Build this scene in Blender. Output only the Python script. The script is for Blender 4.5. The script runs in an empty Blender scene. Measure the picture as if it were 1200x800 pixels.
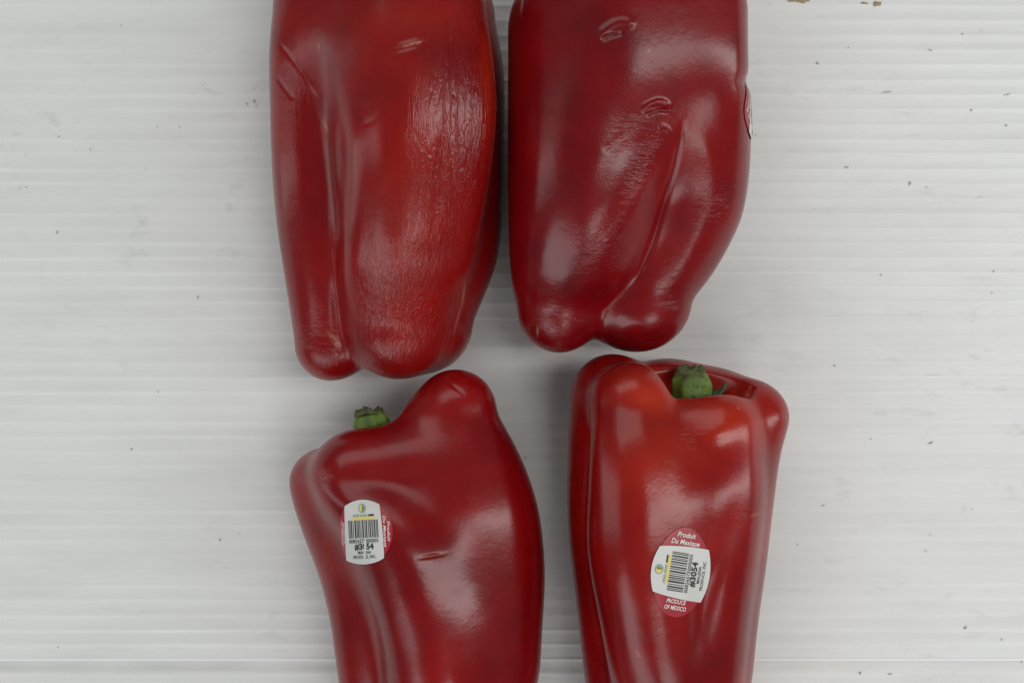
import bpy, bmesh, math, random, os
import numpy as np
from mathutils import Vector, Matrix, noise

# ------------------------------------------------------------------ units
# 1 unit of the modelling space below = 0.3 mm (about one pixel at the board)
U = 0.0003
HC = 1500.0                      # camera height above the board in those units
sc = bpy.context.scene
C = sc.collection
random.seed(4)

# ------------------------------------------------------------------ camera
cam_d = bpy.data.cameras.new('camera')
cam = bpy.data.objects.new('camera', cam_d)
C.objects.link(cam)
cam.location = (0, 0, HC*U)
cam.rotation_euler = (0, 0, 0)
cam_d.sensor_fit = 'HORIZONTAL'
cam_d.sensor_width = 36
cam_d.lens = 36*HC/1200.0
cam_d.clip_start = 0.01
cam_d.clip_end = 50
sc.camera = cam

# ------------------------------------------------------------------ world
w = bpy.data.worlds.new('World')
sc.world = w
w.use_nodes = True
bg = w.node_tree.nodes['Background']
bg.inputs[0].default_value = (0.90, 0.97, 1.0, 1)
bg.inputs[1].default_value = 0.14

sc.view_settings.view_transform = 'Standard'
sc.view_settings.look = 'None'
sc.view_settings.exposure = 0.11
sc.view_settings.gamma = 1.0

# ------------------------------------------------------------------ lamps
def area(name, loc, target, sx, sy, power, col=(1, 1, 1)):
    d = bpy.data.lights.new(name, 'AREA')
    d.shape = 'RECTANGLE'
    d.size = sx
    d.size_y = sy
    d.energy = power
    d.color = col
    o = bpy.data.objects.new(name, d)
    C.objects.link(o)
    o.location = loc
    o.rotation_euler = (Vector(target)-Vector(loc)).to_track_quat('-Z', 'Y').to_euler()
    return o

def lamp(name, loc, sx, sy, radiance, col=(1, 1, 1)):
    return area(name, loc, (0, 0, 0), sx, sy, radiance*math.pi*sx*sy, col)
lamp('strip_lamp_right', (1.42, 0.08, 1.36), 0.40, 2.8, 5.8, (1.0, 0.985, 0.965))
lamp('panel_lamp_back', (-0.70, 2.40, 2.00), 3.4, 1.5, 1.45, (0.99, 0.99, 0.975))
lamp('square_lamp_front', (0.60, -1.40, 1.72), 0.85, 0.7, 3.5, (0.99, 0.985, 0.98))
lamp('fill_panel_front_left', (-1.50, -2.40, 1.85), 2.6, 1.5, 2.5, (0.96, 0.985, 1.0))  # added fill light, lifts brightness on the left of the board
lamp('soft_panel_left', (-2.60, 0.0, 0.38), 0.55, 3.8, 1.6, (0.95, 0.985, 0.99))

# ------------------------------------------------------------------ helpers
def tag(o, label=None, cat=None, group=None, kind=None):
    if label: o['label'] = label
    if cat: o['category'] = cat
    if group: o['group'] = group
    if kind: o['kind'] = kind
    return o

def mesh_obj(name, verts, faces, mat=None, parent=None, smooth=True):
    me = bpy.data.meshes.new(name)
    me.from_pydata([tuple(v) for v in verts], [], [tuple(f) for f in faces])
    if smooth:
        me.polygons.foreach_set('use_smooth', [True]*len(me.polygons))
    if mat: me.materials.append(mat)
    o = bpy.data.objects.new(name, me)
    C.objects.link(o)
    if parent: o.parent = parent
    return o

def NT(name):
    m = bpy.data.materials.new(name)
    m.use_nodes = True
    nt = m.node_tree
    return m, nt, nt.nodes['Principled BSDF']

def nd(nt, typ, **kw):
    n = nt.nodes.new(typ)
    for k, v in kw.items():
        if k.startswith('i_'):
            n.inputs[k[2:].replace('_', ' ')].default_value = v
        else:
            setattr(n, k, v)
    return n

def ramp(nt, stops):
    r = nt.nodes.new('ShaderNodeValToRGB')
    e = r.color_ramp.elements
    while len(e) < len(stops): e.new(0.5)
    for i, (p, c) in enumerate(stops):
        e[i].position = p
        e[i].color = (c[0], c[1], c[2], 1) if hasattr(c, '__len__') else (c, c, c, 1)
    return r

def math_n(nt, op, a, b=None, c=None):
    n = nt.nodes.new('ShaderNodeMath'); n.operation = op
    for i, x in enumerate((a, b, c)):
        if x is None: continue
        if hasattr(x, 'is_output') or hasattr(x, 'links'): nt.links.new(x, n.inputs[i])
        else: n.inputs[i].default_value = x
    return n.outputs[0]

# ------------------------------------------------------------------ SDF tools
def catmull(P, n):
    P = np.array(P, float)
    Q = np.vstack([2*P[0]-P[1], P, 2*P[-1]-P[-2]])
    out = []
    for i in range(1, len(Q)-2):
        for k in range(n):
            t = k/n
            out.append(0.5*((2*Q[i])+(-Q[i-1]+Q[i+1])*t+(2*Q[i-1]-5*Q[i]+4*Q[i+1]-Q[i+2])*t*t+(-Q[i-1]+3*Q[i]-3*Q[i+1]+Q[i+2])*t**3))
    out.append(Q[-2])
    return np.array(out)

def lobe(pts, n=12):
    """pts: (px, py, z, r) as seen from the camera -> smooth tables of centre and radius along Y"""
    P = np.array([((px-600)*(1-z/HC), -(py-400)*(1-z/HC), z, r*(1-z/HC)) for px, py, z, r in pts])[::-1]
    Y = P[:, 1]
    yy = np.arange(Y[0]-60, Y[-1]+60, 1.0)
    m = np.gradient(P[:, [0, 2, 3]], Y, axis=0)            # monotone-ish cubic Hermite
    out = []
    k = np.clip(np.searchsorted(Y, yy)-1, 0, len(Y)-2)
    h = Y[k+1]-Y[k]; t = np.clip((yy-Y[k])/h, 0, 1)
    for c, col in enumerate((0, 2, 3)):
        p0, p1 = P[k, col], P[k+1, col]
        out.append((2*t**3-3*t**2+1)*p0+(t**3-2*t**2+t)*h*m[k, c]+(-2*t**3+3*t**2)*p1+(t**3-t**2)*h*m[k+1, c])
    g = np.exp(-np.linspace(-2.5, 2.5, 31)**2/2); g /= g.sum()
    out = [np.convolve(np.pad(o, 15, mode='edge'), g, mode='valid') for o in out]
    return dict(y0=Y[0], y1=Y[-1], yy=yy, cx=out[0], cz=out[1], r=out[2], P=P)

def tube_sdf(p, L):
    wd = 5.0
    y = p[:, 1]
    t = L['y1']-wd*np.logaddexp(0, (L['y1']-y)/wd)
    t = L['y0']+wd*np.logaddexp(0, (t-L['y0'])/wd)
    cx = np.interp(t, L['yy'], L['cx']); cz = np.interp(t, L['yy'], L['cz']); r = np.interp(t, L['yy'], L['r'])
    dx, dy, dz = p[:, 0]-cx, y-t, p[:, 2]-cz
    return np.sqrt(dx*dx+dy*dy+dz*dz)-r

_rng = np.random.RandomState(7)
def make_noise(seed, freq, n=7, stretch=(1, .35, 1)):
    r = np.random.RandomState(seed)
    K = r.normal(size=(n, 3))*freq*np.array(stretch)
    ph = r.uniform(0, 6.28, n)
    return lambda p: np.sin(p@K.T+ph).sum(1)/math.sqrt(n)

def screen(p):
    s = 1-p[:, 2]/HC
    return 600+p[:, 0]/s, 400-p[:, 1]/s

def blob(sx, sy, x, y, rx, ry, ang=0):
    c, s = math.cos(math.radians(ang)), math.sin(math.radians(ang))
    dx, dy = sx-x, sy-y
    u, v = dx*c+dy*s, -dx*s+dy*c
    return np.exp(-(u/rx)**2-(v/ry)**2)

def polydist(sx, sy, pts):
    if len(pts) > 2: pts = catmull(pts, 5)
    d = np.full(len(sx), 1e9); tt = np.zeros(len(sx))
    pts = np.array(pts, float); n = len(pts)-1
    for i in range(n):
        a, b = pts[i][:2], pts[i+1][:2]; ab = b-a
        t = np.clip(((sx-a[0])*ab[0]+(sy-a[1])*ab[1])/max(ab@ab, 1e-6), 0, 1)
        dd = np.hypot(sx-a[0]-t*ab[0], sy-a[1]-t*ab[1])
        m = dd < d
        d = np.where(m, dd, d); tt = np.where(m, (i+t)/n, tt)
    return d, tt

class Pepper:
    def __init__(s, lobes, k=9, seed=1, amp=1.3, carve=(), marks=(), creases=(), k2=None):
        s.L = [lobe(l) for l in lobes]
        s.k = k; s.k2 = k2
        s.n1 = make_noise(seed, 0.022); s.n2 = make_noise(seed+50, 0.055)
        s.amp = amp; s.carve = carve; s.marks = marks; s.creases = creases
    def base(s, p):
        D = np.stack([tube_sdf(p, L) for L in s.L])
        k = s.k
        if s.k2 is not None:
            _, sy = screen(p)
            tx = np.arange(-300, 1200, 5.0)
            g = np.exp(-np.linspace(-2.5, 2.5, 21)**2/2); g /= g.sum()
            ty = np.convolve(np.pad(np.interp(tx, s.k2[0], s.k2[1]), 10, mode='edge'), g, mode='valid')
            k = np.interp(sy, tx, ty)
        m = D.min(0)
        d = m-k*np.log(np.exp(-(D-m)/k).sum(0))+k*0.15
        for (px, py, z, rx, ry, rz, kk) in s.carve:       # smooth hollow
            sc_ = 1-z/HC
            q = (p-np.array([(px-600)*sc_, -(py-400)*sc_, z]))/np.array([rx, ry, rz])
            ln = np.sqrt((q*q).sum(1))+1e-9
            e = (ln-1)*min(rx, ry, rz)
            h = np.clip(0.5-0.5*(d+e)/kk, 0, 1)
            d = d*(1-h)+(-e)*h+kk*h*(1-h)
        return d
    def detail(s, p):
        sx, sy = screen(p)
        up = np.clip((p[:, 2]-60)/40, 0, 1)
        h = s.amp*s.n1(p)+0.28*s.amp*s.n2(p)
        for (x, y, rx, ry, a, dep) in s.marks:
            m = np.nonzero((np.hypot(sx-x, sy-y) < 2.6*max(rx, ry)) & (up > 0))[0]
            if len(m): h[m] += dep*blob(sx[m], sy[m], x, y, rx, ry, a)*up[m]
        for (pts, wd, dep) in s.creases:
            q = np.array(pts, float); r = 3*wd
            m = np.nonzero((sx > q[:, 0].min()-r) & (sx < q[:, 0].max()+r) & (sy > q[:, 1].min()-r) & (sy < q[:, 1].max()+r) & (up > 0))[0]
            if not len(m): continue
            dd, t = polydist(sx[m], sy[m], pts)
            env = np.clip(np.minimum(t, 1-t)*5, 0, 1); env = env*env*(3-2*env)
            h[m] += dep*np.exp(-(dd/wd)**2)*env*up[m]
        return h
    def f(s, p):
        return s.base(p)-s.detail(p)
    def grad(s, p, e=0.5):
        g = np.empty_like(p)
        for i in range(3):
            o = np.zeros(3); o[i] = e
            g[:, i] = (s.f(p+o)-s.f(p-o))/(2*e)
        return g

def surface_nets(D, org, h):
    nx, ny, nz = D.shape
    S = D < 0
    occ = np.zeros((nx-1, ny-1, nz-1), int)
    for i in (0, 1):
        for j in (0, 1):
            for k in (0, 1):
                occ += S[i:nx-1+i, j:ny-1+j, k:nz-1+k]
    act = (occ > 0) & (occ < 8)
    idx = np.full(act.shape, -1, int)
    I = np.argwhere(act)
    idx[act] = np.arange(len(I))
    acc = np.zeros((len(I), 3)); cnt = np.zeros(len(I))
    cor = [(a, b, c) for a in (0, 1) for b in (0, 1) for c in (0, 1)]
    for a in cor:
        for ax in range(3):
            if a[ax]: continue
            b = list(a); b[ax] = 1
            da = D[I[:, 0]+a[0], I[:, 1]+a[1], I[:, 2]+a[2]]
            db = D[I[:, 0]+b[0], I[:, 1]+b[1], I[:, 2]+b[2]]
            cr = (da < 0) != (db < 0)
            t = np.where(cr, da/np.where(cr, da-db, 1), 0)
            pt = np.array(a, float)[None, :].repeat(len(I), 0)
            pt[:, ax] += t
            acc += pt*cr[:, None]; cnt += cr
    V = (I+acc/cnt[:, None])*h+org
    F = []
    for ax in range(3):
        sl0 = [slice(None)]*3; sl1 = [slice(None)]*3
        sl0[ax] = slice(0, -1); sl1[ax] = slice(1, None)
        cr = S[tuple(sl0)] != S[tuple(sl1)]
        E = np.argwhere(cr)
        o1, o2 = [(1, 2), (2, 0), (0, 1)][ax]
        ok = (E[:, o1] > 0) & (E[:, o2] > 0) & (E[:, o1] < D.shape[o1]-1) & (E[:, o2] < D.shape[o2]-1)
        E = E[ok]
        def g(da, db):
            e = E.copy(); e[:, o1] -= da; e[:, o2] -= db
            return idx[e[:, 0], e[:, 1], e[:, 2]]
        q = np.stack([g(1, 1), g(0, 1), g(0, 0), g(1, 0)], 1)
        ins = S[E[:, 0], E[:, 1], E[:, 2]]
        q[~ins] = q[~ins][:, ::-1]
        F.append(q)
    F = np.vstack(F)
    return V, F[(F >= 0).all(1)]

FINE = 2.0
def build_flesh(P, name, mat, parent, fine=FINE):
    A = np.vstack([l['P'] for l in P.L])
    lo = (A[:, :3]-A[:, 3:]).min(0)-12; hi = (A[:, :3]+A[:, 3:]).max(0)+12
    cs = 4*fine
    n = np.ceil((hi-lo)/cs).astype(int)+1
    ax = [lo[i]+cs*np.arange(n[i]) for i in range(3)]
    G = np.stack(np.meshgrid(*ax, indexing='ij'), -1).reshape(-1, 3)
    Dc = P.f(G).reshape(n)
    # fine grid
    m = (n-1)*4+1
    near = np.zeros(n-1, bool)
    mn = np.full(n-1, 1e9); mx = np.full(n-1, -1e9)
    for i in (0, 1):
        for j in (0, 1):
            for k in (0, 1):
                v = Dc[i:n[0]-1+i, j:n[1]-1+j, k:n[2]-1+k]
                mn = np.minimum(mn, v); mx = np.maximum(mx, v)
    near = (mn < 4) & (mx > -4)
    D = np.repeat(np.repeat(np.repeat(Dc, 4, 0), 4, 1), 4, 2)[2:2+m[0], 2:2+m[1], 2:2+m[2]].copy()
    mask = np.zeros(m, bool)
    nf = np.repeat(np.repeat(np.repeat(near, 4, 0), 4, 1), 4, 2)
    mask[:-1, :-1, :-1] |= nf; mask[1:, 1:, 1:] |= nf
    mask[1:, :-1, :-1] |= nf; mask[:-1, 1:, :-1] |= nf; mask[:-1, :-1, 1:] |= nf
    mask[1:, 1:, :-1] |= nf; mask[:-1, 1:, 1:] |= nf; mask[1:, :-1, 1:] |= nf
    I = np.argwhere(mask)
    D[mask] = P.f(I*fine+lo)
    V, F = surface_nets(D, lo, fine)
    for _ in range(2):
        g = P.grad(V); d = P.f(V)
        V = V-g*(d/np.maximum((g*g).sum(1), .2))[:, None]
    g = P.grad(V)
    N = g/np.maximum(np.linalg.norm(g, axis=1), 1e-6)[:, None]
    me = bpy.data.meshes.new(name)
    me.vertices.add(len(V)); me.vertices.foreach_set('co', (V*U).astype(np.float32).ravel())
    me.loops.add(4*len(F)); me.loops.foreach_set('vertex_index', F.astype(np.int32).ravel())
    me.polygons.add(len(F)); me.polygons.foreach_set('loop_start', np.arange(0, 4*len(F), 4, dtype=np.int32))
    me.update(calc_edges=True)
    me.polygons.foreach_set('use_smooth', [True]*len(F))
    me.normals_split_custom_set_from_vertices([tuple(x) for x in N])
    me.materials.append(mat)
    o = bpy.data.objects.new(name, me); C.objects.link(o); o.parent = parent
    return o, V, N

def set_attr(me, name, vals):
    a = me.attributes.new(name, 'FLOAT', 'POINT')
    a.data.foreach_set('value', np.asarray(vals, np.float32))

# ------------------------------------------------------------------ materials
def pepper_material(seed):
    m, nt, b = NT('pepper_skin')
    lk = nt.links.new
    tc = nd(nt, 'ShaderNodeTexCoord')
    off = nd(nt, 'ShaderNodeMapping'); off.inputs['Location'].default_value = (seed*3.1, seed*1.7, seed)
    lk(tc.outputs['Object'], off.inputs['Vector'])
    aor = nd(nt, 'ShaderNodeAttribute', attribute_name='orange')
    awr = nd(nt, 'ShaderNodeAttribute', attribute_name='wrinkle')
    awc = nd(nt, 'ShaderNodeAttribute', attribute_name='crosswrinkle')
    adk = nd(nt, 'ShaderNodeAttribute', attribute_name='scar')
    n1 = nd(nt, 'ShaderNodeTexNoise', i_Scale=26.0, i_Detail=8.0, i_Roughness=.62)
    lk(off.outputs[0], n1.inputs['Vector'])
    cr = ramp(nt, [(0.28, (0.13, 0.0009, 0.003)), (0.5, (0.215, 0.0013, 0.003)), (0.72, (0.31, 0.004, 0.004))])
    lk(n1.outputs['Fac'], cr.inputs[0])
    mx = nd(nt, 'ShaderNodeMix', data_type='RGBA')
    lk(aor.outputs['Fac'], mx.inputs[0]); lk(cr.outputs[0], mx.inputs[6]); mx.inputs[7].default_value = (0.50, 0.030, 0.008, 1)
    # tiny pale flecks and darker pores in the skin
    vo = nd(nt, 'ShaderNodeTexVoronoi', i_Scale=170.0)
    lk(off.outputs[0], vo.inputs['Vector'])
    fl = ramp(nt, [(0.0, 1.0), (0.035, 0.8), (0.06, 0.0)])
    lk(vo.outputs['Distance'], fl.inputs[0])
    sel = nd(nt, 'ShaderNodeSeparateColor'); lk(vo.outputs['Color'], sel.inputs[0])
    pick = math_n(nt, 'GREATER_THAN', sel.outputs[0], 0.86)
    ff = math_n(nt, 'MULTIPLY', fl.outputs[0], pick)
    ff = math_n(nt, 'MULTIPLY', ff, 0.35)
    mx2 = nd(nt, 'ShaderNodeMix', data_type='RGBA')
    lk(ff, mx2.inputs[0]); lk(mx.outputs[2], mx2.inputs[6]); mx2.inputs[7].default_value = (0.42, 0.10, 0.05, 1)
    # scars: corky tan line
    mx3 = nd(nt, 'ShaderNodeMix', data_type='RGBA')
    lk(adk.outputs['Fac'], mx3.inputs[0]); lk(mx2.outputs[2], mx3.inputs[6]); mx3.inputs[7].default_value = (0.50, 0.20, 0.12, 1)
    tint = nd(nt, 'ShaderNodeMix', data_type='RGBA', blend_type='MULTIPLY'); tint.inputs[0].default_value = 1.0
    lk(mx3.outputs[2], tint.inputs[6]); tint.inputs[7].default_value = {2: (0.86, 1.3, 1.35, 1), 1: (0.93, 1, 1, 1)}.get(seed, (1, 1, 1, 1))
    lk(tint.outputs[2], b.inputs['Base Color'])
    # roughness
    n2 = nd(nt, 'ShaderNodeTexNoise', i_Scale=60.0, i_Detail=5.0)
    lk(off.outputs[0], n2.inputs['Vector'])
    rr = nd(nt, 'ShaderNodeMapRange'); lk(n2.outputs['Fac'], rr.inputs['Value'])
    rr.inputs['To Min'].default_value = 0.17; rr.inputs['To Max'].default_value = 0.32
    lk(rr.outputs[0], b.inputs['Roughness'])
    b.inputs['IOR'].default_value = 1.46
    b.inputs['Subsurface Weight'].default_value = 0.12
    b.inputs['Subsurface Radius'].default_value = (0.004, 0.0008, 0.0005)
    b.inputs['Subsurface Scale'].default_value = 1.0
    # bump: lengthwise wrinkles, crosswise wrinkles, fine orange peel
    mp = nd(nt, 'ShaderNodeMapping'); lk(off.outputs[0], mp.inputs[0]); mp.inputs['Scale'].default_value = (1.0, 0.10, 0.8)
    mp.inputs['Rotation'].default_value = (0, 0, math.radians(-8))
    w1 = nd(nt, 'ShaderNodeTexNoise', i_Scale=680.0, i_Detail=3.0, i_Roughness=.6, i_Distortion=0.6); lk(mp.outputs[0], w1.inputs['Vector'])
    mp2 = nd(nt, 'ShaderNodeMapping'); lk(off.outputs[0], mp2.inputs[0]); mp2.inputs['Scale'].default_value = (0.28, 1.0, 0.5)
    mp2.inputs['Rotation'].default_value = (0, 0, math.radians(22))
    w2 = nd(nt, 'ShaderNodeTexNoise', i_Scale=700.0, i_Detail=3.0, i_Roughness=.55, i_Distortion=0.9); lk(mp2.outputs[0], w2.inputs['Vector'])
    w3 = nd(nt, 'ShaderNodeTexNoise', i_Scale=900.0, i_Detail=2.0); lk(off.outputs[0], w3.inputs['Vector'])
    w4 = nd(nt, 'ShaderNodeTexNoise', i_Scale=130.0, i_Detail=3.0); lk(off.outputs[0], w4.inputs['Vector'])
    def ridged(sock):
        a = math_n(nt, 'ABSOLUTE', math_n(nt, 'SUBTRACT', sock, 0.5))
        return math_n(nt, 'POWER', math_n(nt, 'MULTIPLY', a, 4.0), 0.7)
    h = math_n(nt, 'MULTIPLY', math_n(nt, 'MULTIPLY', ridged(w1.outputs['Fac']), awr.outputs['Fac']), 0.19)
    h2 = math_n(nt, 'MULTIPLY', math_n(nt, 'MULTIPLY', ridged(w2.outputs['Fac']), awc.outputs['Fac']), 0.24)
    h = math_n(nt, 'ADD', h, h2)
    h = math_n(nt, 'MULTIPLY', h, 1.0)
    h3 = math_n(nt, 'MULTIPLY', w3.outputs['Fac'], 0.045)
    h = math_n(nt, 'ADD', h, h3)
    h4 = math_n(nt, 'MULTIPLY', w4.outputs['Fac'], 0.20)
    h = math_n(nt, 'ADD', h, h4)
    bp = nd(nt, 'ShaderNodeBump'); bp.inputs['Strength'].default_value = 1.0; bp.inputs['Distance'].default_value = 0.0006
    lk(h, bp.inputs['Height']); lk(bp.outputs[0], b.inputs['Normal'])
    return m

def simple(name, col, rough=.5, bump=None, var=None):
    m, nt, b = NT(name)
    b.inputs['Base Color'].default_value = (*col, 1)
    b.inputs['Roughness'].default_value = rough
    tc = nd(nt, 'ShaderNodeTexCoord')
    if var:
        n = nd(nt, 'ShaderNodeTexNoise', i_Scale=var[0], i_Detail=4.0)
        mp = nd(nt, 'ShaderNodeMapping'); mp.inputs['Scale'].default_value = var[2] if len(var) > 2 else (1, 1, 1)
        nt.links.new(tc.outputs['Object'], mp.inputs[0]); nt.links.new(mp.outputs[0], n.inputs['Vector'])
        r = ramp(nt, [(0.3, var[1]), (0.7, col)])
        nt.links.new(n.outputs['Fac'], r.inputs[0]); nt.links.new(r.outputs[0], b.inputs['Base Color'])
    if bump:
        n = nd(nt, 'ShaderNodeTexNoise', i_Scale=bump[0], i_Detail=3.0)
        nt.links.new(tc.outputs['Object'], n.inputs['Vector'])
        bp = nd(nt, 'ShaderNodeBump'); bp.inputs['Distance'].default_value = bump[1]
        nt.links.new(n.outputs['Fac'], bp.inputs['Height']); nt.links.new(bp.outputs[0], b.inputs['Normal'])
    return m

M_stem = simple('stem_green', (0.16, 0.27, 0.035), .5, (900, .0003), (400, (0.08, 0.14, 0.02), (1, .25, 1)))
M_calyx = simple('calyx_green', (0.055, 0.10, 0.03), .6, (700, .0003), (300, (0.03, 0.06, 0.02)))
M_cut = simple('stem_cut_brown', (0.13, 0.15, 0.05), .85, (1200, .0005), (500, (0.07, 0.075, 0.03)))
M_white = simple('sticker_paper', (0.64, 0.64, 0.61), .42, (1500, .00004))
M_red = simple('sticker_red_print', (0.36, 0.024, 0.034), .34)
M_ink = simple('sticker_black_ink', (0.02, 0.02, 0.025), .5)
M_wink = simple('sticker_white_ink', (0.80, 0.70, 0.66), .5)
M_yel = simple('sticker_yellow_ink', (0.72, 0.60, 0.16), .5)
M_grn = simple('sticker_green_ink', (0.16, 0.24, 0.07), .5)
M_gry = simple('sticker_grey_ink', (0.30, 0.36, 0.30), .5)

def board_material():
    m, nt, b = NT('white_corrugated_plastic')
    lk = nt.links.new
    tc = nd(nt, 'ShaderNodeTexCoord')
    mp = nd(nt, 'ShaderNodeMapping'); mp.inputs['Scale'].default_value = (0.22, 1, 1)
    lk(tc.outputs['Object'], mp.inputs[0])
    n1 = nd(nt, 'ShaderNodeTexNoise', i_Scale=75.0, i_Detail=6.0, i_Roughness=.6); lk(mp.outputs[0], n1.inputs['Vector'])
    n2 = nd(nt, 'ShaderNodeTexNoise', i_Scale=9.0, i_Detail=3.0); lk(tc.outputs['Object'], n2.inputs['Vector'])
    r1 = ramp(nt, [(0.30, (0.715, 0.72, 0.695)), (0.55, (0.765, 0.772, 0.75)), (0.75, (0.785, 0.792, 0.775))])
    lk(n1.outputs['Fac'], r1.inputs[0])
    # grime smudges
    n3 = nd(nt, 'ShaderNodeTexNoise', i_Scale=130.0, i_Detail=7.0, i_Roughness=.65, i_Distortion=.5)
    mp3 = nd(nt, 'ShaderNodeMapping'); mp3.inputs['Scale'].default_value = (0.5, 1.1, 1); lk(tc.outputs['Object'], mp3.inputs[0])
    lk(mp3.outputs[0], n3.inputs['Vector'])
    r3 = ramp(nt, [(0.58, 0.0), (0.74, 0.4), (0.85, 0.6)])
    lk(n3.outputs['Fac'], r3.inputs[0])
    r2 = ramp(nt, [(0.42, 0.1), (0.62, 1.0)]); lk(n2.outputs['Fac'], r2.inputs[0])
    fac = math_n(nt, 'MULTIPLY', r3.outputs[0], r2.outputs[0])
    mx = nd(nt, 'ShaderNodeMix', data_type='RGBA'); lk(fac, mx.inputs[0])
    lk(r1.outputs[0], mx.inputs[6]); mx.inputs[7].default_value = (0.40, 0.39, 0.35, 1)
    aw = nd(nt, 'ShaderNodeAttribute', attribute_name='web')
    mw = nd(nt, 'ShaderNodeMix', data_type='RGBA'); lk(aw.outputs['Fac'], mw.inputs[0]); lk(mx.outputs[2], mw.inputs[6])
    mw.inputs[7].default_value = (0.86, 0.87, 0.86, 1)
    ag = nd(nt, 'ShaderNodeAttribute', attribute_name='score_band')  # darker tone for the band along the score line
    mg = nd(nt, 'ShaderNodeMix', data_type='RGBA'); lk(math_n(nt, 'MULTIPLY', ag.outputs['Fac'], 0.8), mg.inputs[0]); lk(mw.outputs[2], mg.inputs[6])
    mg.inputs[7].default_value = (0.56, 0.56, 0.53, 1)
    # sparse fine scratches and scuffs
    ms = nd(nt, 'ShaderNodeMapping'); ms.inputs['Scale'].default_value = (.12, 1.6, 1); ms.inputs['Rotation'].default_value = (0, 0, .22); lk(tc.outputs['Object'], ms.inputs[0])
    ns = nd(nt, 'ShaderNodeTexNoise', i_Scale=260.0, i_Detail=2.0); lk(ms.outputs[0], ns.inputs['Vector'])
    rs = ramp(nt, [(0.72, 0.0), (0.76, 0.5)]); lk(ns.outputs['Fac'], rs.inputs[0])
    mk = nd(nt, 'ShaderNodeMix', data_type='RGBA'); lk(math_n(nt, 'MULTIPLY', rs.outputs[0], r2.outputs[0]), mk.inputs[0]); lk(mg.outputs[2], mk.inputs[6])
    mk.inputs[7].default_value = (0.50, 0.50, 0.47, 1)
    lk(mk.outputs[2], b.inputs['Base Color'])
    b.inputs['Roughness'].default_value = 0.42
    b.inputs['Subsurface Weight'].default_value = 0.0
    nb = nd(nt, 'ShaderNodeTexNoise', i_Scale=420.0, i_Detail=4.0)
    lk(mp.outputs[0], nb.inputs['Vector'])
    bp = nd(nt, 'ShaderNodeBump'); bp.inputs['Distance'].default_value = 0.00015
    lk(nb.outputs['Fac'], bp.inputs['Height']); lk(bp.outputs[0], b.inputs['Normal'])
    return m
M_board = board_material()

# ------------------------------------------------------------------ board
def board():
    ys = []
    y = -1100.0
    while y < 1100:
        ys.append(y); y += 1.5 if abs(y) < 420 else 3.0
    ys = np.array(ys)
    xs = np.concatenate([np.linspace(-1500, -640, 10), np.linspace(-620, 620, 125), np.linspace(640, 1500, 10)])
    X, Y = np.meshgrid(xs, ys)
    pitch = 17.4
    jit = np.random.RandomState(3).normal(size=400)
    cell = (Y+7+0.35*np.sin(X*0.008+Y*.02))/pitch
    fr = cell-np.floor(cell)
    ci = np.floor(cell).astype(int)+200
    dd = np.minimum(fr, 1-fr)*pitch
    rib = (0.50+0.22*jit[ci % 400])*np.exp(-(dd/1.9)**2)
    sag = (-0.30+0.16*jit[(ci+57) % 400])*np.sin(fr*math.pi)**2
    # uneven wear along each rib
    wear = 0.75+0.25*np.sin(X*0.013+ci*2.1)+0.12*np.sin(X*0.043+ci*5.3)
    Z = rib*wear+sag+0.25*np.sin(X*0.004+1)*np.sin(Y*0.006)
    # score line running across the sheet near the lower edge of the picture
    sy = 400-772.5
    Z += 1.1*np.exp(-((Y-sy)/1.6)**2)
    lo = 1/(1+np.exp(-(Y-(sy-12.5))/1.0)); hi = 1/(1+np.exp(-((sy-2.5)-Y)/0.8))
    fadex = 0.65-0.35*np.clip((X-100)/500, -1, 1)
    Z -= 1.5*lo*hi*fadex
    # a slightly broader weld line higher up
    Z += 0.5*np.exp(-((Y-(400-95))/2.5)**2)
    nx, ny = len(xs), len(ys)
    V = np.stack([X, Y, Z-0.6], -1).reshape(-1, 3)*U
    I = np.arange((nx*ny)).reshape(ny, nx)
    F = np.stack([I[:-1, :-1], I[:-1, 1:], I[1:, 1:], I[1:, :-1]], -1).reshape(-1, 4)
    # thickness: 4 mm skirt and underside
    o = mesh_obj('board_surface', V, F, M_board)
    patchy = np.clip(.62+.35*np.sin(X*.0061+ci*.7)*np.sin(Y*.0083+1.3)+.25*np.sin(X*.019+Y*.031), .1, 1)
    web = np.exp(-(dd/2.6)**2)*np.clip(.50+.35*jit[ci % 400], .05, 1)*wear*patchy*.85+np.exp(-((Y-sy)/2.0)**2)
    set_attr(o.data, 'web', np.clip(web, 0, 1).ravel())
    set_attr(o.data, 'score_band', (lo*hi*fadex*(.75+.25*np.sin(X*.05)*np.sin(X*.017))+.35*np.exp(-((Y-sy+3)/1.2)**2)).ravel())  # darker band following the groove below the score line
    tag(o, kind='structure')
    return o
board()

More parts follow.
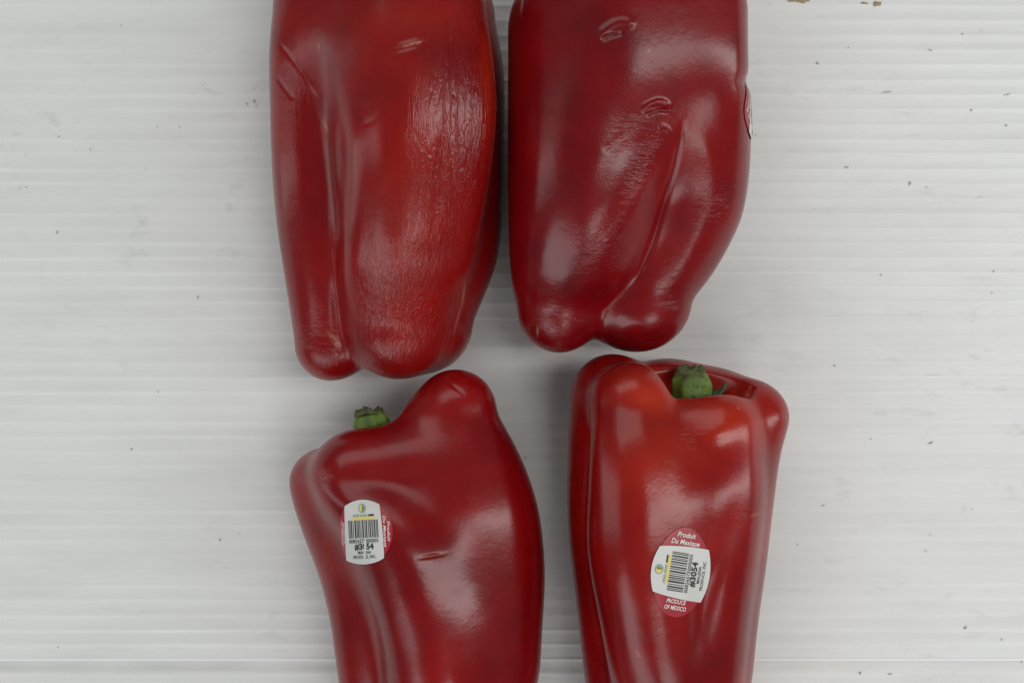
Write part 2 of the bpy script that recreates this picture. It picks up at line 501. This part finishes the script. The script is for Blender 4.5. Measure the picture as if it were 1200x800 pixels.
def board_specks():
    rnd = random.Random(11)
    V, F = [], []
    def speck(px, py, rx, ry, ang=0):
        n = 9; b = len(V)
        X, Y = px-600, 400-py
        c, s = math.cos(ang), math.sin(ang)
        V.append((X*U, Y*U, 0.9*U+.00012))
        for i in range(n):
            a = 2*math.pi*i/n
            k = rnd.uniform(.6, 1.25)
            u, v = rx*k*math.cos(a), ry*k*math.sin(a)
            V.append(((X+u*c-v*s)*U, (Y+u*s+v*c)*U, 0.35*U))
        for i in range(n):
            F.append((b, b+1+i, b+1+(i+1) % n))
    fixed = [(154, 526, 1.6, 1.7), (258, 632, 1.8, 2), (281, 625, 1.2, 1), (67, 272, 1.8, 1.8), (69, 160, 1.5, 1.3), (106, 175, 1.6, 1.3), (210, 149, 1.3, 1.2),
             (68, 758, 1.3, 1.4), (142, 30, 1.2, 1), (232, 348, 1.4, 3.0), (289, 122, 2, 1.2), (298, 119, 2.2, 2), (300, 124, 1.6, 1), (237, 100, 1, 1), (30, 182, 1, .8),
             (1128, 40, 1.8, 1.5), (1179, 147, 1.8, 1.7), (1032, 322, 1.5, 1.2), (1090, 519, 3.6, 1.1), (1092, 518, 1.5, 1.5), (1197, 775, 2.2, 1.2), (1174, 749, 1.3, 1.6),
             (1138, 129, 1.6, 2.2), (1090, 625, 1.2, 1), (965, 592, 3, 1), (1090, 59, 6, .8), (1139, 596, 1, 1), (1043, 789, 4, 1.1), (1008, 788, 2.2, 2.2), (1131, 735, 3, 2),
             (1066, 215, 2, 3), (992, 196, 4.5, 1), (958, 74, 2, 2.4), (1085, 645, 1.3, 1), (935, 638, 1.2, 1), (1150, 36, .9, .8), (1040, 108, 10, .8), (1180, 111, 6, 1)]
    for a in fixed:
        a = (a[0], a[1], a[2]*.7, a[3]*.7)
        speck(*a, ang=rnd.uniform(-.3, .3))
    for _ in range(40):
        x = rnd.uniform(-80, 1280); y = rnd.uniform(-60, 860)
        r = rnd.uniform(.3, .8)
        speck(x, y, r*rnd.uniform(1, 2.2), r, rnd.uniform(-.5, .5))
    o = mesh_obj('dirt_specks', V, F, simple('dirt_grey', (0.40, 0.38, 0.34), .8), None, False)
    tag(o, 'scattered tiny dark dirt specks lying on the white ribbed board', 'dirt', None, 'stuff')
    V2, F2 = [], []
    V.clear(); F.clear()
    for px, py, rx, ry in [(940, 1, 10, 2.6), (928, 0, 5, 2), (1028, 5, 6, 3.2), (1014, 4, 5, 1.2)]:
        speck(px, py, rx, ry, 0)
    o = mesh_obj('brown_stains', V, F, simple('stain_brown', (0.45, 0.36, 0.22), .7, None, (600, (0.25, 0.17, 0.09))), None, False)
    tag(o, 'small brown food crumbs on the board at the upper right edge', 'crumbs', None, 'stuff')
board_specks()

# ------------------------------------------------------------------ peppers
P1 = Pepper([
    [(520, 10, 160, 46), (530, 80, 171, 46), (531, 150, 171, 46), (523, 220, 163, 45), (510, 290, 140, 41)],
    [(472, 5, 146, 90), (478, 60, 149, 93), (484, 110, 150, 95), (480, 220, 145, 88), (470, 320, 122, 76), (464, 386, 98, 59)],
    [(425, -5, 118, 78), (425, 60, 122, 74), (428, 110, 118, 66), (435, 160, 108, 56)],
    [(384, 5, 105, 62), (375, 60, 108, 58), (371, 120, 105, 54), (373, 230, 100, 53), (381, 320, 90, 50), (389, 403, 78, 45)],
    [(514, 20, 68, 67), (524, 80, 66, 67), (528, 150, 66, 64), (527, 230, 66, 64), (520, 310, 64, 62), (497, 381, 60, 56)],
    [(440, 20, 75, 72), (440, 150, 80, 78), (440, 300, 68, 64), (445, 365, 60, 50)],
], k=7, seed=3, amp=1.2,
    k2=([0, 120, 250, 350, 440], [9, 8, 8, 9, 8]),
    marks=[(512, 210, 5, 50, 4, -1.6), (500, 300, 34, 14, 8, -1.6), (430, 80, 40, 40, 0, -2),
           (480, 50, 12, 3, -15, 1.2), (478, 55, 14, 3, -15, -1.0)],
    creases=[([(396, 110), (400, 180), (397, 260), (394, 330), (398, 390), (410, 430)], 7, -2.5),
             ([(414, 120), (420, 200), (416, 280), (406, 350)], 12, 2.0),
             ([(322, 45), (350, 80), (372, 112)], 2.6, -.6),
             ([(320, 85), (335, 105), (345, 118)], 2.6, -.5),
             ([(519, 160), (511, 205), (514, 260)], 4, -1.2), ([(423, 148), (440, 138), (460, 118)], 4, -.25)])
P2 = Pepper([
    [(690, 40, 125, 96), (690, 120, 130, 97), (688, 215, 128, 94), (683, 265, 122, 88), (675, 305, 112, 79), (665, 340, 102, 66), (654, 365, 92, 49)],
    [(784, 40, 110, 90), (795, 120, 116, 82), (803, 175, 116, 74), (807, 225, 107, 66), (797, 270, 98, 64), (781, 308, 91, 62), (770, 331, 88, 58), (757, 354, 86, 51)],
    [(748, 318, 80, 44), (741, 362, 78, 48)],
    [(725, 40, 80, 78), (730, 200, 80, 78), (730, 320, 66, 56), (718, 350, 58, 46)],
    [(828, 10, 180, 40), (831, 70, 182, 39), (832, 120, 172, 38), (831, 180, 145, 36), (824, 240, 118, 34)],
    [(736, 20, 148, 86), (742, 80, 147, 84), (747, 130, 142, 79), (752, 190, 127, 68), (754, 250, 104, 54)],
], k=9, seed=9, amp=1.3,
    k2=([0, 140, 220, 330, 360, 410], [20, 16, 9, 7, 9, 8]),
    marks=[
           (690, 70, 16, 40, 0, 1.2), (688, 175, 20, 26, 15, -1.2), (822, 190, 20, 40, 0, 2.0), (881, 96, 12, 9, 0, -5.0), (735, 200, 14, 50, 28, 2.5)],
    creases=[([(802, 135), (792, 190), (779, 235), (762, 290), (742, 338)], 4, -2.5),
             ([(784, 146), (766, 190), (742, 240), (714, 290), (696, 325)], 11, 2.2),
             ([(816, 140), (840, 215), (818, 285), (780, 345)], 13, 1.5),
             ([(700, 45), (710, 33), (724, 25), (736, 25), (745, 31)], 5, 1.8), ([(703, 47), (716, 41), (732, 38)], 3, -1.9),
             ([(752, 131), (762, 123), (775, 119), (789, 126)], 4, 1.7), ([(756, 135), (766, 130), (776, 128), (786, 131)], 2.6, -2.2),
             ([(772, 146), (782, 149), (789, 157)], 3.2, 1.4), ([(740, 150), (722, 163), (706, 178)], 4, -.5)])
P3 = Pepper([
    [(377, 567, 84, 42), (388, 592, 84, 46), (405, 630, 85, 49), (419, 670, 88, 47), (434, 724, 90, 48), (444, 780, 90, 50), (450, 850, 84, 46), (458, 905, 76, 36)],
    [(414, 556, 128, 51), (438, 584, 140, 60), (466, 620, 150, 64), (490, 680, 154, 64), (508, 740, 152, 64), (516, 820, 142, 64), (508, 890, 118, 52)],
    [(474, 545, 122, 52), (496, 600, 120, 52), (512, 660, 108, 48), (518, 740, 100, 44)],
    [(434, 600, 112, 48), (450, 650, 110, 52), (468, 710, 106, 54), (484, 770, 104, 52), (490, 840, 100, 50)],
    [(503, 500, 106, 36), (512, 560, 112, 46), (520, 640, 110, 50)],
    [(534, 480, 108, 49), (547, 530, 108, 63), (556, 585, 108, 74), (561, 650, 106, 78), (561, 740, 104, 76), (557, 800, 100, 75), (545, 880, 100, 56)],
    [(445, 562, 66, 50), (462, 640, 70, 66), (490, 740, 74, 70), (500, 860, 66, 56)],
    [(520, 560, 66, 52), (540, 660, 74, 68), (530, 780, 70, 64), (520, 870, 60, 50)],
], k=6, seed=21, amp=0.8,
    k2=([430, 480, 520, 600, 700, 900], [7, 9, 11, 16, 10, 6]),
    carve=[(452, 502, 105, 24, 34, 24, 8)],
    marks=[(506, 652, 12, 1.9, -10, -1.0), (534, 455, 14, 2.5, 38, -.8), (455, 740, 14, 60, -14, 1.5)],
    creases=[])
P4 = Pepper([
    [(715, 463, 86, 49), (713, 530, 78, 50), (714, 620, 74, 50), (721, 690, 72, 49), (729, 760, 72, 49), (736, 830, 72, 46), (745, 900, 78, 38)],
    [(738, 470, 142, 46), (745, 520, 156, 55), (750, 580, 160, 62), (752, 640, 161, 65), (763, 730, 154, 62), (775, 800, 144, 60), (785, 890, 120, 44)],
    [(793, 508, 132, 47), (798, 570, 142, 52), (800, 640, 140, 50)],
    [(843, 504, 140, 47), (840, 570, 148, 54), (836, 640, 150, 52), (828, 730, 142, 48), (820, 810, 130, 48), (815, 890, 110, 38)],
    [(883, 491, 100, 44), (873, 530, 104, 42), (861, 590, 108, 44), (852, 660, 108, 45), (844, 730, 104, 44), (838, 800, 98, 43), (825, 890, 90, 34)],
    [(783, 483, 64, 63), (780, 600, 72, 68), (785, 740, 72, 64), (790, 880, 66, 50)],
    [(836, 493, 62, 61), (835, 600, 66, 62), (825, 740, 66, 56), (815, 880, 60, 44)],
], k=6, seed=33, amp=0.9,
    k2=([410, 470, 540, 700, 900], [10, 10, 11, 10, 6]),
    carve=[(812, 450, 124, 62, 30, 32, 9)],
    marks=[(792, 468, 8, 16, 0, -1.6), (775, 482, 14, 9, 20, 1.2), (838, 508, 22, 14, -15, 3.0), (800, 560, 14, 50, 0, -1.0), (805, 720, 10, 60, 0, 2.0)],
    creases=[([(699, 440), (694, 500), (689, 560), (685, 620), (688, 660), (700, 729), (716, 800)], 4, -1.0),
             ([(868, 560), (850, 640), (832, 690), (820, 730), (810, 790)], 12, -2.2),
             ([(884, 452), (878, 468)], 3, -2.0)])

SPEC = [
    ('P1', P1, 'wrinkled dark red bell pepper at upper left with matte puckered skin', dict(
        wrinkle=[(450, 220, 170, 300, 0, .10), (537, 140, 50, 180, 3, 1.9), (480, 365, 56, 60, 5, 2.0), (345, 100, 26, 90, 0, .5), (560, 40, 30, 60, 0, .5), (390, 410, 30, 30, 0, .7), (510, 60, 40, 50, 0, .4)],
        cross=[(375, 400, 30, 50, 0, .35)],
        orange=[(573, 90, 9, 90, 0, .45), (470, 20, 90, 30, 0, .25), (480, 250, 50, 160, 0, .22)],
        scar=[(480, 51, 13, 1.3, -15, .5), (381, 147, 1.2, 7, -18, .6), (366, 105, 1, 9, -35, .4), (388, 393, 7, 1.6, 40, .5), (394, 402, 4, 1.5, 50, .5), (543, 345, 1.3, 14, 8, .5), (373, 54, .9, 4, 0, .5), (536, 374, 1.2, 14, 15, .4)])),
    ('P2', P2, 'large smooth maroon bell pepper at upper right with two arched skin scars', dict(
        wrinkle=[(725, 230, 30, 60, 30, .22)],
        cross=[(840, 240, 24, 46, 0, .45), (755, 190, 14, 55, 25, .8), (715, 290, 22, 45, 28, .8), (700, 300, 26, 36, 25, .6), (655, 375, 40, 34, 0, .5), (735, 150, 30, 16, -30, .5), (800, 330, 26, 40, 20, .5)],
        orange=[(597, 60, 8, 60, 0, .2)],
        scar=[(764, 127, 8, 1.1, -12, .3), (612, 3, 1, 9, 8, .7), (761, 59, .9, 1.2, 0, .8), (630, 388, 1.1, 5, 0, .6)])),
    ('P3', P3, 'tapering red bell pepper at lower left with creased produce sticker', dict(
        wrinkle=[(510, 700, 16, 20, 0, .25)], cross=[(500, 520, 30, 20, 0, .2), (375, 560, 20, 20, 0, .3)],
        orange=[(500, 490, 40, 60, 0, .10)],
        scar=[(507, 652, 13, 1.1, -10, .25)])),
    ('P4', P4, 'orange shouldered red bell pepper at lower right with flat sticker and green stem', dict(
        wrinkle=[(684, 450, 14, 26, 0, .6), (795, 480, 14, 20, 0, .6)], cross=[(815, 510, 26, 20, -20, .4), (880, 610, 20, 20, 0, .2)],
        orange=[(762, 462, 46, 30, 20, .75), (850, 490, 50, 36, 0, .7), (770, 540, 70, 70, 0, .4), (790, 640, 60, 90, 0, .2)],
        scar=[(866, 478, 1.2, 1.2, 0, .9), (748, 766, .9, 5, -30, .5), (886, 603, 6, 1, -20, .4)])),
]

def to_world(px, py, z):
    s = 1-z/HC
    return np.array([(px-600)*s, -(py-400)*s, z])

def project(P, px, py, off, zt=260):
    """drop points seen at px,py onto the pepper along the view rays, lifted by off units"""
    px = np.asarray(px, float); py = np.asarray(py, float)
    z = np.full(len(px), float(zt))
    for _ in range(18):
        s = 1-z/HC
        p = np.stack([(px-600)*s, -(py-400)*s, z], 1)
        d = P.f(p)-off
        z = z-np.clip(d, -20, 60)*0.92
    s = 1-z/HC
    return np.stack([(px-600)*s, -(py-400)*s, z], 1)

def stem(P, root, base, tip, r, calyx_r, seed, leaves=6):
    """base/tip in units; curved, ribbed stub with a brown cut end and a ragged calyx"""
    rnd = random.Random(seed)
    b, t = np.array(base, float), np.array(tip, float)
    axis = (t-b); ln = np.linalg.norm(axis); axis /= ln
    ref = np.array([0, 0, 1.0]) if abs(axis[2]) < .8 else np.array([1.0, 0, 0])
    e1 = np.cross(axis, ref); e1 /= np.linalg.norm(e1); e2 = np.cross(axis, e1)
    prof = [(-.25, 1.1), (0, 1.08), (.15, 1.05), (.35, 1.05), (.5, 1.04), (.65, 1.0), (.78, .92), (.88, .80), (.95, .66)]
    nn = 30
    V, F = [], []
    ph = [rnd.uniform(0, 6.28) for _ in range(4)]
    def rad(a, tt):
        return 1+.09*math.cos(5*a+ph[0])+.05*math.cos(8*a+ph[1]+tt)+.025*math.cos(17*a+ph[2])+.05*math.sin(6*tt+3*a)
    for (tt, rr) in prof:
        for i in range(nn):
            a = 2*math.pi*i/nn
            k = r*rr*rad(a, tt)
            V.append((b+axis*ln*tt+(e1*math.cos(a)+e2*math.sin(a))*k)*U)
    for j in range(len(prof)-1):
        for i in range(nn):
            F.append((j*nn+i, j*nn+(i+1) % nn, (j+1)*nn+(i+1) % nn, (j+1)*nn+i))
    F.append(tuple(reversed(range(nn))))
    F.append(tuple((len(prof)-1)*nn+i for i in range(nn)))
    st = mesh_obj('stem', V, F, M_stem, root)
    # cut end : ragged brown disc with a lip
    V, F = [], []
    rings = [(.86, .84, 0), (.96, .80, .07), (1.03, .66, .08), (.99, .40, .06), (.96, .15, .04)]
    for (tt, rr, jt) in rings:
        for i in range(nn):
            a = 2*math.pi*i/nn
            k = r*rr*rad(a, tt)*(1+rnd.uniform(-jt, jt))
            V.append((b+axis*ln*(tt+rnd.uniform(-jt, jt)*1.3+.10*math.sin(a+ph[3])+.04*math.sin(3*a))+(e1*math.cos(a)+e2*math.sin(a))*k)*U)
    for j in range(len(rings)-1):
        for i in range(nn):
            F.append((j*nn+i, j*nn+(i+1) % nn, (j+1)*nn+(i+1) % nn, (j+1)*nn+i))
    F.append(tuple((len(rings)-1)*nn+i for i in range(nn)))
    mesh_obj('cut_end', V, F, M_cut, st)
    # calyx: star of lobes curving out and up around the stem foot
    V, F = [], []
    seg = 6
    for q in range(leaves):
        a0 = 2*math.pi*(q+rnd.uniform(-.2, .2))/leaves
        L = calyx_r*rnd.uniform(.8, 1.25)
        o0 = len(V)
        for j in range(seg+1):
            u = j/seg
            rr = r*.9+L*u
            wd = r*.75*(1-u**1.5)+.4
            hh = ln*(.02+.02*math.sin(u*3))+ (L*.85*max(0, u-.55)**1.3*2.0)
            for sgn in (-1, -.35, .35, 1):
                da = sgn*wd/max(rr, 1)
                dirv = e1*math.cos(a0+da)+e2*math.sin(a0+da)
                V.append((b+dirv*rr+axis*(hh-abs(sgn)*1.5+rnd.uniform(-.5, .5)))*U)
        for j in range(seg):
            for c in range(3):
                k = o0+j*4+c
                F.append((k, k+1, k+5, k+4))
    cx = mesh_obj('calyx', V, F, M_calyx, root)
    md = cx.modifiers.new('thick', 'SOLIDIFY'); md.thickness = 2.2*U
    return st

def flat_text(txt, size, bold=0.0, shear=0.0, width=None):
    cu = bpy.data.curves.new('lettering', 'FONT')
    cu.body = txt; cu.size = size; cu.offset = bold*size; cu.shear = shear
    cu.align_x = 'CENTER'; cu.align_y = 'CENTER'; cu.resolution_u = 3
    cu.space_character = 1.02
    o = bpy.data.objects.new('t', cu); C.objects.link(o)
    dg = bpy.context.evaluated_depsgraph_get()
    me = bpy.data.meshes.new_from_object(o.evaluated_get(dg))
    v = np.empty(len(me.vertices)*3); me.vertices.foreach_get('co', v); v = v.reshape(-1, 3)
    f = [tuple(p.vertices) for p in me.polygons]
    bpy.data.objects.remove(o); bpy.data.curves.remove(cu); bpy.data.meshes.remove(me)
    if width:
        ex = v[:, 0].max()-v[:, 0].min()
        v[:, 0] *= width/ex
    return v[:, :2], f

def rect(x0, y0, x1, y1, nx=1, ny=1):
    xs = np.linspace(x0, x1, nx+1); ys = np.linspace(y0, y1, ny+1)
    v = np.array([(x, y) for y in ys for x in xs])
    f = [(j*(nx+1)+i, j*(nx+1)+i+1, (j+1)*(nx+1)+i+1, (j+1)*(nx+1)+i) for j in range(ny) for i in range(nx)]
    return v, f

def clipped_grid(inside_rows, ny):
    """shape given by row -> (x0,x1); grid with nx columns"""
    pass

# sticker artwork in its own frame: text upright, x right, y up; white field is a tall
# oval with the red caps left and right. width 72 (red to red), height 76.
def oval_patch(hw, y0, y1, xl, xr, nx=24, ny=24):
    """area between y0..y1 whose left/right limits are functions of y"""
    V, F = [], []
    for j in range(ny+1):
        y = y0+(y1-y0)*j/ny
        a, b = xl(y), xr(y)
        for i in range(nx+1):
            V.append((a+(b-a)*i/nx, y))
    F = [(j*(nx+1)+i, j*(nx+1)+i+1, (j+1)*(nx+1)+i+1, (j+1)*(nx+1)+i) for j in range(ny) for i in range(nx)]
    return np.array(V), F

def make_sticker(P, root, fmap, label, broken=False, frame=None):
    """fmap maps artwork coordinates (x, y) to the place where it is stuck"""
    def stick(v, off):
        if frame is None:
            q = fmap(v)
            return project(P, q[:, 0], q[:, 1], off)
        c, e1, e2, n = (np.array(k, float) for k in frame)
        n = n/np.linalg.norm(n)
        p = c+v[:, :1]*e1+v[:, 1:2]*e2+n*60
        for _ in range(18):
            p = p-n*(np.clip(P.f(p)-off, -20, 60)*.9)[:, None]
        return p
    def put(name, v, f, mat, off, parent):
        W = stick(np.asarray(v, float), off)
        return mesh_obj(name, W*U, f, mat, parent)
    # red base, an oval 96 wide and 62 high
    n = 26
    V = [(0, 0)]; F = []
    for j in range(1, n+1):
        for i in range(64):
            a = 2*math.pi*i/64
            V.append((50*j/n*math.cos(a), 35*j/n*math.sin(a)))
    for i in range(64): F.append((0, 1+i, 1+(i+1) % 64))
    for j in range(n-1):
        for i in range(64):
            a = 1+j*64
            F.append((a+i, a+64+i, a+64+(i+1) % 64, a+(i+1) % 64))
    base = put('sticker', V, F, M_red, 0.9, root)
    base['label'] = label
    # white field: wide-waisted band, its top and bottom edges bulging past the red disc
    V, F = [], []
    nx, ny = 28, 36
    for j in range(ny+1):
        for i in range(nx+1):
            u = -1+2*i/nx; t = -1+2*j/ny
            hw = 27.5-2.0*t+1.6*(t*t-1)*-1
            x = u*hw
            y = t*(38-6.5*u*u)
            V.append((x, y))
    F = [(j*(nx+1)+i, j*(nx+1)+i+1, (j+1)*(nx+1)+i+1, (j+1)*(nx+1)+i) for j in range(ny) for i in range(nx)]
    put('white_field', V, F, M_white, 1.3, base)
    def txt(s, x, y, size, mat, bold=0.0, shear=0.0, width=None, rot=0, name='lettering'):
        v, f = flat_text(s, size, bold, shear, width)
        c, sn = math.cos(math.radians(rot)), math.sin(math.radians(rot))
        v = np.stack([v[:, 0]*c-v[:, 1]*sn+x, v[:, 0]*sn+v[:, 1]*c+y], 1)
        put(name, v, f, mat, 1.6, base)
    # barcode
    rnd = random.Random(5)
    bars = [(-21.5, 1.0), (-19.6, .8), (-17.9, 1.6), (-14.9, .9), (-12.4, 2.0), (-9.3, .9), (-7.6, 1.2), (-5.4, 1.0), (-3.2, .7), (-1.2, 1.9), (2.2, 1.0),
            (4.2, 1.6), (7.4, 1.0), (9.6, 1.6), (12.5, 1.1), (14.4, .7), (16.2, 1.7), (19.2, 1.0), (21.0, .9)]
    BV, BF = [], []
    for x, wd in bars:
        v, f = rect(x, -7, x+wd, 14, 1, 6)
        b = len(BV); BV += [tuple(a) for a in v]; BF += [tuple(k+b for k in q) for q in f]
    put('barcode', BV, BF, M_ink, 1.6, base)
    txt('00826575000005', 0, -10.8, 6.2, M_ink, .01, width=43)
    txt('#3054', 0, -17.5, 10.0, M_ink, .035, width=28)
    txt('MALENA', 0, -24.3, 5.2, M_ink, .012, width=19)
    txt('PRODUCE, INC.', 0, -29.5, 5.2, M_ink, .01, width=33)
    # yellow band with small print, round emblem
    v, f = rect(-15, 14.3, 17, 18, 6, 1); put('yellow_band', v, f, M_yel, 1.6, base)
    v, f = rect(-14, 18.6, -5, 20.8, 3, 1); put('small_print', v, f, M_gry, 1.6, base)
    v, f = rect(-3.5, 18.6, 6.5, 20.6, 3, 1); put('small_print', v, f, M_gry, 1.6, base)
    v, f = rect(8.5, 18.6, 17, 20.6, 3, 1); put('small_print', v, f, M_ink, 1.6, base)
    ring = [(5.6*math.cos(a*math.pi/12), 28+5.6*math.sin(a*math.pi/12)) for a in range(24)]
    put('emblem', [(0, 28)]+ring, [(0, 1+i, 1+(i+1) % 24) for i in range(24)], M_gry, 1.6, base)
    put('emblem', [(-3.5, 25), (-.2, 24.2), (.2, 32), (-3, 31.4), (-4.5, 28.5)], [(0, 1, 2, 3, 4)], M_yel, 1.8, base)
    put('emblem', [(0, 24.0), (2.4, 24.8), (1.4, 27), (3.2, 29), (0.6, 31.6), (-.6, 29)], [(0, 1, 2, 3, 4, 5)], M_grn, 1.8, base)
    # red caps: French on the right end, English on the left, both read sideways
    txt('Produit', 41.5, 0, 8.0, M_wink, .02, .25, 24, rot=-90)
    txt('Du Mexique', 33.5, 0, 8.0, M_wink, .02, .25, 37, rot=-90)
    txt('PRODUCE', -33, 0, 6.6, M_wink, .02, .15, 25, rot=-90)
    txt('OF MEXICO', -40, 0, 6.6, M_wink, .02, .15, 28, rot=-90)
    if broken:        # the paper is pinched into a pleat that swallows part of the print
        V, F = [], []
        m = 14
        for j in range(m+1):
            t = j/m
            y = -7+(-37+7)*t; xc = 2.6-3.6*t; wd = 1.2+.9*math.sin(t*3.1)
            for k, (dx, dz) in enumerate([(-wd, 1.65), (-wd*.35, 2.5), (wd*.35, 2.6), (wd, 1.65)]):
                V.append((xc+dx, y, dz))
        V = np.array(V)
        q = fmap(V[:, :2])
        W = project(P, q[:, 0], q[:, 1], 0)
        W[:, 2] += V[:, 2]
        F = [(j*4+c, j*4+c+1, j*4+c+5, j*4+c+4) for j in range(m) for c in range(3)]
        mesh_obj('pleat', W*U, F, M_white, base)
    return base

def affine(cx, cy, ang, sx, sy):
    a = math.radians(ang)
    def f(v):
        x, y = v[:, 0]*sx, v[:, 1]*sy
        # picture y runs down
        X = x*math.cos(a)-y*math.sin(a); Y = x*math.sin(a)+y*math.cos(a)
        return np.stack([cx+X, cy-Y], 1)
    return f

def build_all():
    for idx, (key, P, label, at) in enumerate(SPEC):
        root = bpy.data.objects.new('bell_pepper', None); C.objects.link(root)
        root.empty_display_size = 0.01
        tag(root, label, 'bell pepper', 'red bell peppers lying on the white board')
        mat = pepper_material(idx+1)
        o, V, N = build_flesh(P, 'flesh', mat, root)
        sx, sy = screen(V)
        up = np.clip((V[:, 2]-50)/40, 0, 1)
        def mk(lst):
            v = np.zeros(len(V))
            for (x, y, rx, ry, a, s_) in lst: v = np.maximum(v, s_*blob(sx, sy, x, y, rx, ry, a))
            return v*up
        set_attr(o.data, 'wrinkle', mk(at['wrinkle']))
        set_attr(o.data, 'crosswrinkle', mk(at['cross']))
        set_attr(o.data, 'orange', mk(at['orange']))
        set_attr(o.data, 'scar', mk(at['scar']))
        print(key, len(V), 'zmin', V[:, 2].min(), 'zmax', V[:, 2].max(), 'y', V[:, 1].min(), V[:, 1].max())
        o.data.update()
        if key == 'P1': stem(P, root, (-130, 425, 95), (-130, 462, 105), 17, 18, 1)
        if key == 'P2':
            stem(P, root, (120, 420, 95), (122, 458, 103), 17, 18, 2)
            c = to_world(853, 128, 141)
            make_sticker(P, root, None, 'oval sticker wrapped round the right flank, seen edge on', False,
                         (c, (-.2, 0, .9), (0, -.86, 0), (1, 0, .22)))
        if key == 'P3':
            stem(P, root, to_world(441, 518, 98), to_world(432, 481, 102), 18.5, 13, 3)
            fa = affine(425, 624, 3, .80, 1.0)
            def squeezed(v):
                v = v.copy(); x = v[:, 0]; y = v[:, 1]
                v[:, 0] = np.where(x > 26, 26+(x-26)*.72, np.where(x < -26, -26+(x+26)*.35, x))
                return fa(v)
            make_sticker(P, root, squeezed, 'creased oval sticker with a folded white barcode field', True)
        if key == 'P4':
            stem(P, root, to_world(812, 464, 108), to_world(811, 435, 115), 20, 17, 5, 7)
            make_sticker(P, root, affine(798, 671, 81, 1.06, .91), 'flat oval sticker with an upright red and white print')
        root.location.z = -V[:, 2].min()*U
build_all()
